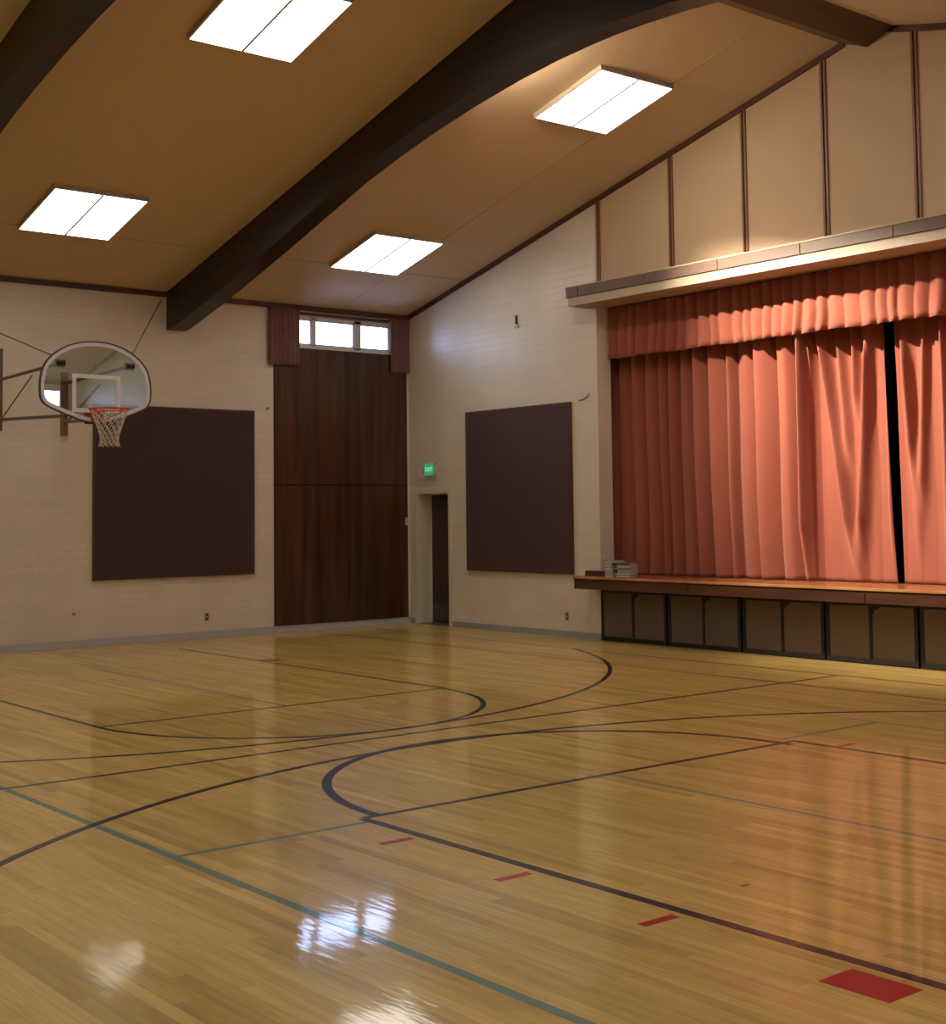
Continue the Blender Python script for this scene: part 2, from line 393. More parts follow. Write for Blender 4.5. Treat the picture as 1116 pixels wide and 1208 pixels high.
def pleated(bm, u0, u1, z0, z1, pos, nu, nz, depth, thick=.004, edge=None):
    """a hanging cloth, pos(u, z, d) -> xyz, with real thickness"""
    def sheet(off):
        g = []
        for i in range(nu + 1):
            row = []
            for j in range(nz + 1):
                t = j / nz; z = z0 + (z1 - z0) * t
                a, b_ = (u0, u1) if edge is None else edge(t)
                u = a + (b_ - a) * i / nu
                row.append(bm.verts.new(pos(u, z, depth(u, z) + off)))
            g.append(row)
        return g
    A, C = sheet(0), sheet(thick)
    for i in range(nu):
        for j in range(nz):
            bm.faces.new((A[i][j], A[i + 1][j], A[i + 1][j + 1], A[i][j + 1]))
            bm.faces.new((C[i][j], C[i][j + 1], C[i + 1][j + 1], C[i + 1][j]))
    for j in range(nz):
        bm.faces.new((A[0][j], A[0][j + 1], C[0][j + 1], C[0][j])); bm.faces.new((A[nu][j], C[nu][j], C[nu][j + 1], A[nu][j + 1]))
    for i in range(nu):
        bm.faces.new((A[i][0], C[i][0], C[i + 1][0], A[i + 1][0])); bm.faces.new((A[i][nz], A[i + 1][nz], C[i + 1][nz], C[i][nz]))
    return bm

def pleat_fn(seed, u0, u1, wmin, wmax, amin, amax, sharp=.65):
    rnd = random.Random(seed); ks = []; u = u0 - .3
    while u < u1 + .5:
        w = rnd.uniform(wmin, wmax); ks.append((u, w, rnd.uniform(amin, amax), rnd.uniform(.35, .65), rnd.uniform(-.06, .06))); u += w
    def f(u, t):
        # t 0 at the hem .. 1 at the top; each fold drifts a little on its way down
        for (a, w, am, pk, dr) in ks:
            a2 = a
            if a2 <= u < a2 + w:
                q = (u - a2) / w
                q = q / pk * .5 if q < pk else .5 + (q - pk) / (1 - pk) * .5
                return am * (math.sin(PI * q) ** sharp)
        return 0
    return f, ks

def win_curtain(y0, y1, s, xi, label, seed):
    f, _ = pleat_fn(seed, y0, y1, .05, .10, .015, .035)
    bm = pleated(B(), y0, y1, 4.05, 4.93, lambda u, z, d: (xi + s * (.055 + d), u, z), 90, 10, lambda u, z: f(u, z))
    o = obj('window_curtain', bm, 'drape_win', smooth=True)
    tag(o, label, 'curtain')
    obj('curtain_heading', box(B(), *sorted((xi + s * .035, xi + s * .055)), y0, y1, 4.88, 4.93), 'drape_win', o)
win_curtain(-2.66, -2.13, 1, 0, 'short plum pleated curtain at the left end of the high window on the left wall', 3)
win_curtain(-.41, -.03, 1, 0, 'short plum pleated curtain at the corner end of the high window on the left wall', 4)
win_curtain(-2.66, -2.13, -1, XR, 'short plum curtain at the outer end of the high window on the right wall', 5)
win_curtain(-.41, -.03, -1, XR, 'short plum curtain at the corner end of the high window on the right wall', 6)
o = obj('curtain_rod', box(B(), 0, .05, -2.115, -.425, 4.855, 4.895), 'trim'); tag(o, 'dark curtain rail above the high window on the left wall', 'curtain rail')

# ------------------------------------------------------------------ maroon wall panels
def pad(name, plane, u0, u1, z0, z1, label):
    cu = (u0 + u1) / 2; w = (u1 - u0) / 2; h = z1 - z0
    loc = (0, cu, z0) if plane == 'x' else (cu, 0, z0)
    e = empty(name, loc, label, 'wall panel')
    def bx(bm, d0, d1, a, b_, c, d, bev=0):
        return box(bm, d0, d1, a, b_, c, d, bev) if plane == 'x' else box(bm, a, b_, -d1, -d0, c, d, bev)
    t = .022
    obj('fabric_board', bx(B(), 0, .048, -w + t, w - t, t, h - t, .008), 'pad', e)
    bm = bx(B(), 0, .045, -w, w, 0, t); bx(bm, 0, .045, -w, w, h - t, h); bx(bm, 0, .045, -w, -w + t, t, h - t); bx(bm, 0, .045, w - t, w, t, h - t)
    obj('frame', bm, 'pad_frame', e)
    return e
pad('acoustic_panel', 'x', -5.44, -2.905, .893, 3.334, 'large square maroon fabric panel on the left wall behind the basketball net')
pad('acoustic_panel', 'y', 1.53, 3.895, .885, 3.318, 'tall maroon fabric panel on the end wall between the door and the stage')

# ------------------------------------------------------------------ door, exit sign, outlets
bm = B()
box(bm, DX0 - .05, DX0 + .02, -.018, -.001, 0, DZ + .05); box(bm, DX1 - .02, DX1 + .05, -.018, -.001, 0, DZ + .05); box(bm, DX0 + .02, DX1 - .02, -.018, -.001, DZ - .02, DZ + .05)
box(bm, DX0 + .002, DX0 + .02, -.001, .34, 0, DZ - .02); box(bm, DX1 - .02, DX1 - .002, -.001, .34, 0, DZ - .02); box(bm, DX0 + .002, DX1 - .002, -.001, .34, DZ - .02, DZ - .002)
dr = obj('door_1', bm, 'door_paint', kind='structure')
obj('door_leaf', box(B(), DX0 + .02, DX1 - .02, .28, .32, .012, DZ - .02, .003), 'door', dr)
obj('door_stop', (lambda b: (box(b, DX0 + .02, DX0 + .032, .25, .28, 0, DZ - .03), box(b, DX1 - .032, DX1 - .02, .25, .28, 0, DZ - .03), box(b, DX0 + .02, DX1 - .02, .25, .28, DZ - .04, DZ - .02), b)[3])(B()), 'door_paint', dr)
obj('kick_plate', box(B(), DX0 + .04, DX1 - .04, .275, .281, .04, .30), 'bb_frame', dr)
obj('threshold', box(B(), DX0 + .02, DX1 - .02, .01, .40, 0, .010), 'steel', dr)
obj('door_closer', (lambda b: (box(b, .55, .78, .225, .278, 1.97, 2.03, .01), tube(b, [(.6, .25, 2.03), (.9, .22, 2.05)], .008), b)[2])(B()), 'black_metal', dr)
# the wall behind, closing the door niche
box_niche = obj('wall_niche', box(B(), -.3, 2.0, .41, .46, 0, 2.6), 'door_paint', kind='structure')

e = empty('exit_sign', (.60, 0, 2.47), 'small lit green exit sign with a wire guard above the door', 'exit sign')
obj('housing', box(B(), -.13, .13, -.05, 0, -.11, .10, .008), 'cream_metal', e)
obj('face', box(B(), -.12, .12, -.055, -.05, -.10, .09), 'exit_green', e)
cu = bpy.data.curves.new('exit_text', 'FONT'); cu.body = 'EXIT'; cu.size = .10; cu.extrude = .001; cu.align_x = 'CENTER'; cu.align_y = 'CENTER'
to = bpy.data.objects.new('tmp', cu); COL.objects.link(to)
bpy.context.view_layer.update()
me = bpy.data.meshes.new_from_object(to); bpy.data.objects.remove(to)
me.materials.clear(); me.materials.append(M['exit_letter'])
lt = bpy.data.objects.new('lettering', me); COL.objects.link(lt); lt.parent = e; lt.location = (0, -.0565, -.008); lt.rotation_euler = (PI / 2, 0, 0)
bm = B()
for s in (-1, 1):
    tube(bm, [(s * .15, -.002, .06), (s * .20, -.06, .03), (s * .21, -.085, -.02), (s * .19, -.085, -.08), (s * .13, -.08, -.14), (0, -.08, -.155)], .009)
tube(bm, [(-.13, -.002, -.13), (-.12, -.07, -.12)], .006); tube(bm, [(.13, -.002, -.13), (.12, -.07, -.12)], .006)
obj('wire_guard', bm, 'cream_metal', e)

def outlet(loc, plane, label):
    e = empty('wall_outlet', loc, label, 'outlet')
    def bx(bm, d0, d1, a, b_, c, d, bev=0):
        return box(bm, d0, d1, a, b_, c, d, bev) if plane == 'x' else box(bm, a, b_, -d1, -d0, c, d, bev)
    obj('cover_plate', bx(B(), 0, .006, -.035, .035, -.06, .06, .003), 'plate', e)
    for z in (-.028, .028): obj('socket', bx(B(), .006, .009, -.017, .017, z - .014, z + .014, .003), 'slot', e)
outlet((0, -3.68, .30), 'x', 'small duplex outlet low on the left wall below the maroon panel')
outlet((3.73, 0, .29), 'y', 'small duplex outlet low on the end wall beside the stage')
# small fittings
e = empty('wall_hook', (2.735, 0, 4.62), 'small dark hook high on the end wall left of the stage ledge', 'hook')
obj('stem', box(B(), -.012, .012, -.03, 0, -.06, .07, .004), 'slot', e)
obj('base', (lambda b: (box(b, -.04, -.005, -.02, 0, -.12, -.07, .006), box(b, .005, .04, -.02, 0, -.12, -.07, .006), b)[2])(B()), plain('yellowed', (.50, .42, .16), .5), e)
o = obj('wire_hook', tube(B(), [(4.04, -.008, 3.33), (4.12, -.012, 3.335), (4.2, -.012, 3.36), (4.26, -.008, 3.40)], .009), 'steel'); tag(o, 'short grey wire fixed to the wall at the top right corner of the maroon panel', 'cord')
o = obj('latch', (lambda b: (box(b, .030, .045, -.115, -.075, 1.58, 1.70, .004), tube(b, [(.045, -.095, 1.66), (.075, -.095, 1.66), (.075, -.095, 1.61)], .007), b)[2])(B()), 'cream_metal', PW)
o = obj('wall_peg', tube(B(), [(0, -2.66, 3.38), (.04, -2.66, 3.38)], .02), 'plate'); tag(o, 'tiny brown peg on the left wall beside the top of the maroon panel', 'peg')
o = obj('vent_stub', tube(B(), [(0, -5.7, .45), (.015, -5.7, .45)], .025), 'plate'); tag(o, 'tiny round cap low on the left wall beyond the maroon panel', 'cap')

# ------------------------------------------------------------------ ceiling lights
LX = [2.09, 6.57]; LYS = [-1.92, -6.50, -10.75, -15.1, -19.4]
def ceiling_light(first=[None]):
    e = bpy.data.objects.new('ceiling_light', None); COL.objects.link(e)
    bm = B(); w = .60; h = .06
    box(bm, -w, w, -w, w, -.02, 0); box(bm, -w, -w + .02, -w, w, -h, -.02); box(bm, w - .02, w, -w, w, -h, -.02)
    box(bm, -w + .02, w - .02, -w, -w + .02, -h, -.02); box(bm, -w + .02, w - .02, w - .02, w, -h, -.02)
    box(bm, -w + .02, w - .02, -.013, .013, -h - .016, -.02)
    obj('housing', bm, 'lamp_house', e)
    for s in (-1, 1):
        a, b_ = sorted((s * .013, s * (w - .02)))
        obj('lens', box(B(), -w + .02, w - .02, a, b_, -h - .004, -h + .012), 'lens', e)
    return e
def copy_tree(o, parent=None):
    c = o.copy(); COL.objects.link(c)
    if parent is not None: c.parent = parent
    for ch in list(o.children): copy_tree(ch, c)
    return c
lamp0 = ceiling_light(); used = False
vis = {(0, 0): 'square twin-lens ceiling light over the corner near the high window',
       (1, 0): 'square twin-lens ceiling light between the arched beam and the stage wall, higher on the slope',
       (0, 1): 'square twin-lens ceiling light low on the slope above the basketball hoop',
       (1, 1): 'square ceiling light cut by the top edge, left of the arched beam'}
rown = ['nearest the stage wall', 'second from the stage wall', 'third from the stage wall', 'fourth from the stage', 'farthest from the stage wall']
for iy, y in enumerate(LYS):
    for ix, x in enumerate([LX[0], LX[1], 2 * RX - LX[1] + .2, XR - LX[0]]):
        c = lamp0 if not used else copy_tree(lamp0); used = True
        ang = -math.atan(S1) if x < RX else math.atan(S2)
        c.rotation_euler = (0, ang, 0); c.location = (x, y, zc(x) - .001)
        sd = ['by the left wall', 'left of the ridge', 'right of the ridge', 'by the right wall'][ix]
        tag(c, vis.get((ix, iy), 'ceiling light %s, row %s' % (sd, rown[iy])), 'ceiling light', 'twin-lens ceiling lights')

# two warm flood lamps clamped to the stage side of the nearest beam
def flood(fx, fz, aim_at, label, barn):
    e = empty('flood_lamp', (fx, -4.05, fz), label, 'flood lamp')
    obj('clamp', box(B(), -.03, .03, 0, .05, -.03, .03, .004), 'black_metal', e)
    aim = Vector(aim_at) - Vector((fx, -3.93, fz)); q = aim.to_track_quat('-Z', 'Y')
    hd = obj('lamp_head', (lambda b: (box(b, -.07, .07, -.055, .055, .004, .05), box(b, -.09, .09, -.07, .07, 0, .02), b)[2])(B()), 'black_metal', e)
    hd.location = (0, .11, 0); hd.rotation_mode = 'QUATERNION'; hd.rotation_quaternion = q
    obj('lamp_lens', box(B(), -.075, .075, -.055, .055, -.004, 0), emit_mat('flood_lens', (1, .78, .55), 15), hd)
    if barn:
        obj('added_barn_door', prism(B(), [(.057, .0), (.061, .0), (.040, -.23), (.036, -.23)], 'x', -.16, .16), 'black_metal', hd)  # added unseen flap, shaped to cut the spot off the gable and ledge
        ld = bpy.data.lights.new('flood_beam', 'SPOT'); ld.spot_size = math.radians(68); ld.spot_blend = 1.0; ld.shadow_soft_size = .016; ld.energy = 4900; ld.color = (1, .88, .72)
        z = -.02
    else:
        ld = bpy.data.lights.new('flood_beam', 'AREA'); ld.shape = 'RECTANGLE'; ld.size = .15; ld.size_y = .11; ld.energy = 48; ld.color = (1, .80, .60); z = -.006
    lo = bpy.data.objects.new('flood_beam', ld); COL.objects.link(lo); lo.parent = hd; lo.location = (0, 0, z)
flood(6.55, 6.58, (8.9, .4, 3.25), 'small black flood lamp with added barn door behind the arched beam, facing the stage', True)
flood(7.0, 6.56, (7.4, .4, 4.6), 'small black open flood lamp behind the arched beam, nearer the ridge', False)

# ------------------------------------------------------------------ stage
bm = B()
box(bm, OX0 - .12, OX1 + .12, -.40, 0, STZ - .045, STZ)
box(bm, OX0, OX1, 0, 5.2, STZ - .045, STZ)
st = obj('stage_platform', bm, 'stage_wood'); tag(st, 'raised stage platform with a varnished reddish wood top', 'stage')
obj('nosing', box(B(), OX0 - .13, OX1 + .13, -.415, -.395, STZ - .03, STZ + .002, .006), 'stage_edge', st)
xs = [OX0 - .12, 6.38, 8.98, 11.5, OX1 + .12]
for a, b_ in zip(xs[:-1], xs[1:]):
    obj('fascia_board', box(B(), a + .006, b_ - .006, -.40, -.37, STZ - .17, STZ - .03, .003), 'fascia', st)
obj('fascia_backing', box(B(), OX0 - .12, OX1 + .12, -.37, -.34, STZ - .17, STZ - .045), 'stage_dark', st)
for a in (OX0 - .12, OX1 + .10): obj('fascia_end', box(B(), a, a + .02, -.37, 0, STZ - .17, STZ - .045), 'fascia', st)
obj('front_kerb', box(B(), OX0, OX1, .02, .06, 0, .02), 'black_metal', st)
o = obj('wooden_block', box(B(), OX0 - .105, 4.79, -.20, -.14, STZ + .002, STZ + .072, .004), 'fascia'); tag(o, 'low dark brown wooden block on the stage corner left of the books', 'block')
# stage house behind the drapes, its shade put into the near-black colour
bm = B()
box(bm, OX0 - 1.5, OX1 + 1.5, 5.2, 5.3, STZ - .045, 6.2); box(bm, OX0 - 1.6, OX0 - 1.5, .30, 5.3, STZ - .045, 6.2); box(bm, OX1 + 1.5, OX1 + 1.6, .30, 5.3, STZ - .045, 6.2)
box(bm, OX0 - 1.6, OX1 + 1.6, .30, 5.3, 6.2, 6.3); box(bm, OX0 - 1.5, OX0, .30, 5.2, STZ - .045, STZ); box(bm, OX1, OX1 + 1.5, .30, 5.2, STZ - .045, STZ)
box(bm, OX0 - .1, OX1 + .1, 1.30, 1.36, -.1, STZ - .05); box(bm, OX0 - .15, OX0 - .05, .265, 1.36, -.1, STZ - .05); box(bm, OX1 + .05, OX1 + .15, .265, 1.36, -.1, STZ - .05)
obj('wall_backstage', bm, 'stage_dark', kind='structure')

# rolling storage carts under the apron
def cart():
    e = bpy.data.objects.new('storage_cart', None); COL.objects.link(e); W = 1.215
    bm = B(); y0, y1 = -.012, .022
    t = .045
    box(bm, 0, W, y0, y1, .012, .06); box(bm, 0, W, y0, y1, .655, .70)
    box(bm, 0, t, y0, y1, .06, .655); box(bm, W - t, W, y0, y1, .06, .655); box(bm, W / 2 - .02, W / 2 + .02, y0, y1, .06, .655)
    obj('frame', bm, 'black_metal', e)
    for a, b_ in ((t, W / 2 - .02), (W / 2 + .02, W - t)):
        obj('face_panel', box(B(), a, b_, y0 + .010, y1 - .006, .06, .655), 'cart_panel', e)
    bm = B(); prism(bm, [(W / 2 + .02, .655), (W / 2 + .12, .655), (W / 2 + .10, .625), (W / 2 + .05, .61), (W / 2 + .02, .56)], 'y', y0 - .004, y0 + .010)
    obj('pull_bracket', bm, 'black_metal', e)
    for a in (.1, W - .1):
        obj('wheel', tube(B(), [(a - .012, .16, .03), (a + .012, .16, .03)], .03, 14), 'black_metal', e)
    obj('tray', box(B(), .01, W - .01, y1, 1.2, .05, .08), 'black_metal', e)
    return e
ords = ['first', 'second', 'third', 'fourth', 'fifth', 'sixth', 'seventh']
c0 = cart()
for i in range(7):
    c = c0 if i == 0 else copy_tree(c0)
    c.location = (4.425 + 1.245 * i, .0, 0)
    tag(c, 'black framed brown-faced storage cart under the stage, %s from the left end' % ords[i], 'cart', 'storage carts under the stage')

# ledge over the opening
LG = empty('stage_ledge', (OX0 - .19, -.40, 4.60), 'long beige ledge with brown facing boards above the stage curtain', 'ledge')
Wd = OX1 - OX0 + .38
def L(bm, *r, bev=0): return box(bm, *r, bev)
bm = B(); L(bm, .03, Wd - .03, .02, .40, 0, .115); L(bm, 0, Wd, .025, .40, .115, .255)
obj('ledge_body', bm, 'ledge', LG)
obj('top_moulding', L(B(), -.01, Wd + .01, -.005, .40, .25, .268, bev=.004), 'ledge', LG)
js = [0, .245, 1.50, 2.745, 4.00, 5.25, 6.50, 7.75, 9.0, Wd]
for a, b_ in zip(js[:-1], js[1:]):
    obj('facing_board', L(B(), a + .006, b_ - .006, 0, .025, .118, .248, bev=.003), 'ledge_board', LG)

# ------------------------------------------------------------------ stage drapes
ZT = 4.60
fv, _ = pleat_fn(21, OX0, OX1, .13, .24, .05, .095, 1.0)
def dv(u, z):
    t = (z - 3.88) / .72
    return -fv(u + .02 * math.sin(9 * z + u * 3) * (1 - t), t) * (1.05 - .45 * t) - .012 * math.sin(u * 1.7) * (1 - t)
bm = pleated(B(), OX0 + .01, OX1 - .01, 3.885, ZT, lambda u, z, d: (u, .24 + d, z + (.006 * math.sin(u * 6.3) if z < 3.9 else 0)), 1100, 10, dv, .005)
o = obj('stage_valance', bm, 'drape', smooth=True); tag(o, 'pleated rust red valance hanging along the top of the stage opening', 'valance')

def drape(seed, x_hem, x_top, swags, gather, label, nu):
    wlen = x_top[1] - x_top[0]
    fa, ka = pleat_fn(seed, -1, wlen + 1, .14, .36, .13, .24, .95)
    fb, kb = pleat_fn(seed + 50, -1, wlen + 1, .35, .80, .05, .13, 1.2)
    def edge(t):
        return (x_hem[0] + (x_top[0] - x_hem[0]) * t, x_hem[1] + (x_top[1] - x_hem[1]) * t)
    def depth(u, z):
        t = (z - .90) / (4.45 - .90)
        a, b_ = edge(t); s = (u - a) / (b_ - a) * wlen
        calm = gather(u)                                   # 1 = tight folds, 0 = nearly flat cloth
        s2 = s + .018 * math.sin(2.2 * z + 1.3 * s) * (1 - t)
        top = max(0, min(1, (t - .55) / .45))
        d = fa(s2, t) * (.12 + .88 * calm) * (.75 + .25 * t) * (1 if calm > .5 else (.6 + 2.4 * top ** 1.5)) + fb(s2 * 1.0, t) * .6 * calm * (1 - t * .5)
        for (xt, zt, xb, zb, w, am) in swags:              # long slanting folds
            q = (zt - z) / (zt - zb)
            if -.05 < q < 1.05:
                c = xt + (xb - xt) * (q if q > 0 else 0) ** 1.0
                ww = w * (.7 + .6 * max(q, 0))
                fade = min(1, (1.05 - q) / .25) * min(1, (q + .05) / .1)
                d += am * fade * math.exp(-((u - c) / ww) ** 2)
        return -d
    bm = pleated(B(), 0, 1, .890, 4.45, lambda u, z, d: (u, .60 + d, z), nu, 70, depth, .005, edge)
    o = obj('stage_curtain', bm, 'drape', smooth=True); tag(o, label, 'curtain')
    return o
gl = lambda u: 1 if u < 7.6 else max(.0, 1 - (u - 7.6) / .12)
drape(101, (4.12, 8.74), (4.12, 8.66),
      [(7.76, 4.3, 8.22, 1.0, .06, .18), (8.54, 4.3, 8.28, 1.0, .065, .17), (8.02, 4.3, 8.16, 2.2, .05, .10), (8.29, 4.3, 8.25, 2.9, .04, .08), (7.62, 4.4, 7.56, .9, .06, .16), (8.68, 4.4, 8.71, .9, .03, .06)],
      gl, 'rust red stage curtain filling the opening left of the dark gap', 1000)
gr_ = lambda u: 0.0 if u < 9.6 else min(1, (u - 9.6) / .3)
drape(107, (8.83, 13.57), (8.80, 13.57),
      [(8.90, 4.3, 9.06, 2.0, .05, .10), (9.26, 4.3, 9.11, 1.6, .05, .10), (9.46, 4.4, 9.46, .9, .05, .11), (8.98, 3.6, 9.08, .95, .06, .05)],
      gr_, 'rust red stage curtain right of the dark gap, cut by the right edge', 900)

# ------------------------------------------------------------------ books
def book(L_, W_, T, cov):
    e = bpy.data.objects.new('book', None); COL.objects.link(e)
    bm = B(); c = .003
    box(bm, -L_ / 2, L_ / 2, -W_ / 2, W_ / 2, 0, c); box(bm, -L_ / 2, L_ / 2, -W_ / 2, W_ / 2, T - c, T); box(bm, -L_ / 2, L_ / 2, W_ / 2 - c, W_ / 2, c, T - c)
    obj('cover', bm, cov, e)
    obj('pages', box(B(), -L_ / 2 + .004, L_ / 2 - .004, -W_ / 2 + .004, W_ / 2 - c, c, T - c), 'paper', e)
    return e
protos = [book(.24, .15, .031, 'cover_a'), book(.24, .15, .031, 'cover_b'), book(.24, .15, .031, 'cover_c')]
taken = [False] * 3
rnd = random.Random(5)
nm = ['bottom', 'second from bottom', 'third from bottom', 'fourth from bottom', 'third from top', 'second from top', 'topmost']
for sx, sy, rz, n, order, lab in ((4.895, -.20, 1.54, 7, [1, 1, 0, 0, 0, 2, 1], 'narrow left'), (5.135, -.21, .03, 6, [0, 2, 1, 1, 0, 2], 'wide right')):
    for i in range(n):
        p = order[i]
        b_ = protos[p] if not taken[p] else copy_tree(protos[p]); taken[p] = True
        b_.location = (sx + rnd.uniform(-.008, .008) + (.012 if 1 < i < 5 and sx > 5 else 0), sy + rnd.uniform(-.006, .006), STZ + .0015 + i * .0318)
        b_.rotation_euler = (0, 0, rz + rnd.uniform(-.06, .06) + (PI if rnd.random() < .4 else 0))
        tag(b_, '%s book lying %s in the %s stack on the stage edge' % (['green grey', 'grey', 'brown'][p], (nm if n == 7 else nm[:3] + nm[4:])[i], lab), 'book', 'books stacked on the stage edge')

# ------------------------------------------------------------------ basketball hoop
HX, HY = 2.48, -6.48
H = empty('basketball_hoop', (0, HY, 2.9), 'wall-mounted fan-shaped glass basketball backboard with orange rim and white net', 'basketball hoop')
def loc(p): return (p[0], p[1] - HY, p[2] - 2.9)
out_r = [(0, .98), (.14, .972), (.27, .945), (.40, .895), (.52, .82), (.61, .735), (.67, .64), (.70, .53), (.71, .41), (.705, .30), (.685, .235), (.64, .185), (.56, .145), (.40, .082), (.22, .02), (.12, -.005), (0, -.01)]
outline = [(y, z) for y, z in out_r] + [(-y, z) for y, z in out_r[-2:0:-1]]      # around, local y / z above 2.9
def smooth_loop(p, n=2):
    for _ in range(n):
        q = []
        for i in range(len(p)):
            a, b_ = p[i], p[(i + 1) % len(p)]
            q += [(a[0] * .75 + b_[0] * .25, a[1] * .75 + b_[1] * .25), (a[0] * .25 + b_[0] * .75, a[1] * .25 + b_[1] * .75)]
        p = q
    return p
outline = smooth_loop(outline)
cz = sum(z for y, z in outline) / len(outline)
def inset(p, d):
    r = []
    n = len(p)
    for i in range(n):
        a, b_ = Vector(p[i - 1]), Vector(p[(i + 1) % n]); t = (b_ - a).normalized(); nn = Vector((t.y, -t.x))
        c = Vector(p[i]); 
        if (Vector((0, cz)) - c).dot(nn) < 0: nn = -nn
        c = c + nn * d; r.append((c.x, c.y))
    return r
obj('backboard_glass', prism(B(), inset(outline, .012), 'x', HX - .006, HX + .006), 'bb_glass', H)
def ring(bm, po, pi_, x0, x1):
    n = len(po); V = [[bm.verts.new((x, p[0], p[1])) for p in q] for x in (x0, x1) for q in (po, pi_)]
    for i in range(n):
        j = (i + 1) % n
        bm.faces.new((V[0][i], V[0][j], V[1][j], V[1][i])); bm.faces.new((V[2][i], V[3][i], V[3][j], V[2][j]))
        bm.faces.new((V[0][i], V[2][i], V[2][j], V[0][j])); bm.faces.new((V[1][i], V[1][j], V[3][j], V[3][i]))
    return bm
obj('backboard_frame', ring(B(), outline, inset(outline, .016), HX - .018, HX + .018), 'bb_frame', H)
obj('border_marking', ring(B(), inset(outline, .016), inset(outline, .062), HX + .0062, HX + .0075), 'bb_white', H)
sq = [(-.305, .115), (.305, .115), (.305, .575), (-.305, .575)]; sqi = [(-.255, .165), (.255, .165), (.255, .525), (-.255, .525)]
obj('target_square', ring(B(), sq, sqi, HX + .0062, HX + .0075), 'bb_white', H)
rz_ = .135; RC = HX + .15 + .225
R_ = empty if False else None
bm = B(); tube(bm, [(RC + .2286 * math.cos(a), .2286 * math.sin(a), rz_) for a in [2 * PI * i / 40 for i in range(40)]], .012, 8, True)
rim = obj('rim', bm, 'rim', H, smooth=True)
bm = B()
prism(bm, [(HX + .018, rz_ + .012), (HX + .15, rz_ + .012), (HX + .15, rz_ - .004), (HX + .035, rz_ - .02), (HX + .030, rz_ - .13), (HX + .018, rz_ - .13)], 'y', -.075, .075)
for s in (-1, 1):
    tube(bm, [(HX + .02, s * .07, rz_ - .11), (RC - .05, s * .215, rz_ - .005)], .008)
    tube(bm, [(HX + .02, s * .07, rz_), (RC - .10, s * .20, rz_)], .009)
obj('rim_bracket', bm, 'rim', rim)
obj('mount_plate', box(B(), HX - .05, HX - .018, -.13, -.03, -.02, .14, .004), 'black_metal', H)
bm = B(); NS = 12; levels = 7
def netp(k_, l):
    t = l / levels; r = .222 * (1 - t) ** 1.2 * .55 + .222 * .45 + (.0 if t < .85 else .018)
    r = .222 - (.222 - .105) * min(1, t * 1.35) ** .8 + (.02 if t > .9 else 0)
    a = 2 * PI * (k_ + .5 * (l % 2)) / NS
    return (RC + r * math.cos(a), r * math.sin(a), rz_ - .012 - .43 * t)
for k_ in range(NS):
    for l in range(levels):
        o2 = 0 if l % 2 == 0 else 1
        tube(bm, [netp(k_, l), netp(k_, l + 1)], .0055, 5)
        tube(bm, [netp(k_, l), netp((k_ + (1 if o2 else -1)), l + 1)], .0055, 5)
obj('net', bm, 'net', rim, smooth=True)
# brackets, struts, posts
UY = {-1: -6.92, 1: -6.04}; PY = {-1: -6.765, 1: -5.86}
for s in (-1, 1):
    by = UY[s] - HY; py = PY[s] - HY
    zt = .69 if s < 0 else .70
    obj('clamp_bracket', (lambda b: (box(b, HX - .055, HX - .014, by - .06, by + .06, zt - .045, zt + .045, .008), box(b, HX + .010, HX + .03, by - .045, by + .045, zt - .025, zt + .025, .008), b)[2])(B()), 'black_metal', H)
    obj('support_arm', tube(B(), [(0.04, py, .70), (HX - .04, by, zt)], .021), 'strut', H)
    obj('support_arm', tube(B(), [(0.04, py, .17), (HX - .04, (-.36 if s < 0 else -.05), .07 if s < 0 else .03)], .021), 'strut', H)
    obj('wall_post', box(B(), 0, .045, py - .045, py + .045, (.02 if s < 0 else -.02), 1.12 if s < 0 else .85, .004), 'strut' if s < 0 else 'block', H)
obj('diagonal_brace', tube(B(), [(.06, PY[1] - HY, .14), (HX - .5, .26, .50)], .015), 'strut', H)
obj('diagonal_brace', tube(B(), [(.06, PY[-1] - HY, .14), (HX - .9, -.44, .62)], .009), 'strut', H)
obj('guy_cable', tube(B(), [(HX - .02, .44, .80), (.01, -4.41 - HY, 1.99)], .008), 'cable', H)
obj('guy_cable', tube(B(), [(HX - .02, -.55, .78), (.01, -8.66 - HY, 1.99)], .008), 'cable', H)

# ------------------------------------------------------------------ court markings (children of the floor)
def flat_poly(name, pts, mat, z, parent=flo):
    bm = B(); prism(bm, pts, 'z', 0.0, z); return obj(name, bm, mat, parent)
def hline(name, x0, x1, y, w, mat, z=.0008): return flat_poly(name, [(x0, y - w / 2), (x1, y - w / 2), (x1, y + w / 2), (x0, y + w / 2)], mat, z)
def vline(name, y0, y1, x, w, mat, z=.0009): return flat_poly(name, [(x - w / 2, y0), (x + w / 2, y0), (x + w / 2, y1), (x - w / 2, y1)], mat, z)
def arc(name, cx, cy, r, a0, a1, w, mat, z=.0010, n=96):
    bm = B(); ring_ = []
    for i in range(n + 1):
        a = a0 + (a1 - a0) * i / n
        ring_.append([bm.verts.new((cx + q * math.cos(a), cy + q * math.sin(a), zz)) for q, zz in ((r + w / 2, 0), (r + w / 2, z), (r - w / 2, z), (r - w / 2, 0))])
    for i in range(n):
        for k_ in range(4):
            bm.faces.new((ring_[i][k_], ring_[i][(k_ + 1) % 4], ring_[i + 1][(k_ + 1) % 4], ring_[i + 1][k_]))
    bm.faces.new(ring_[0]); bm.faces.new(ring_[-1][::-1])
    return obj(name, bm, mat, flo)
LW = .05
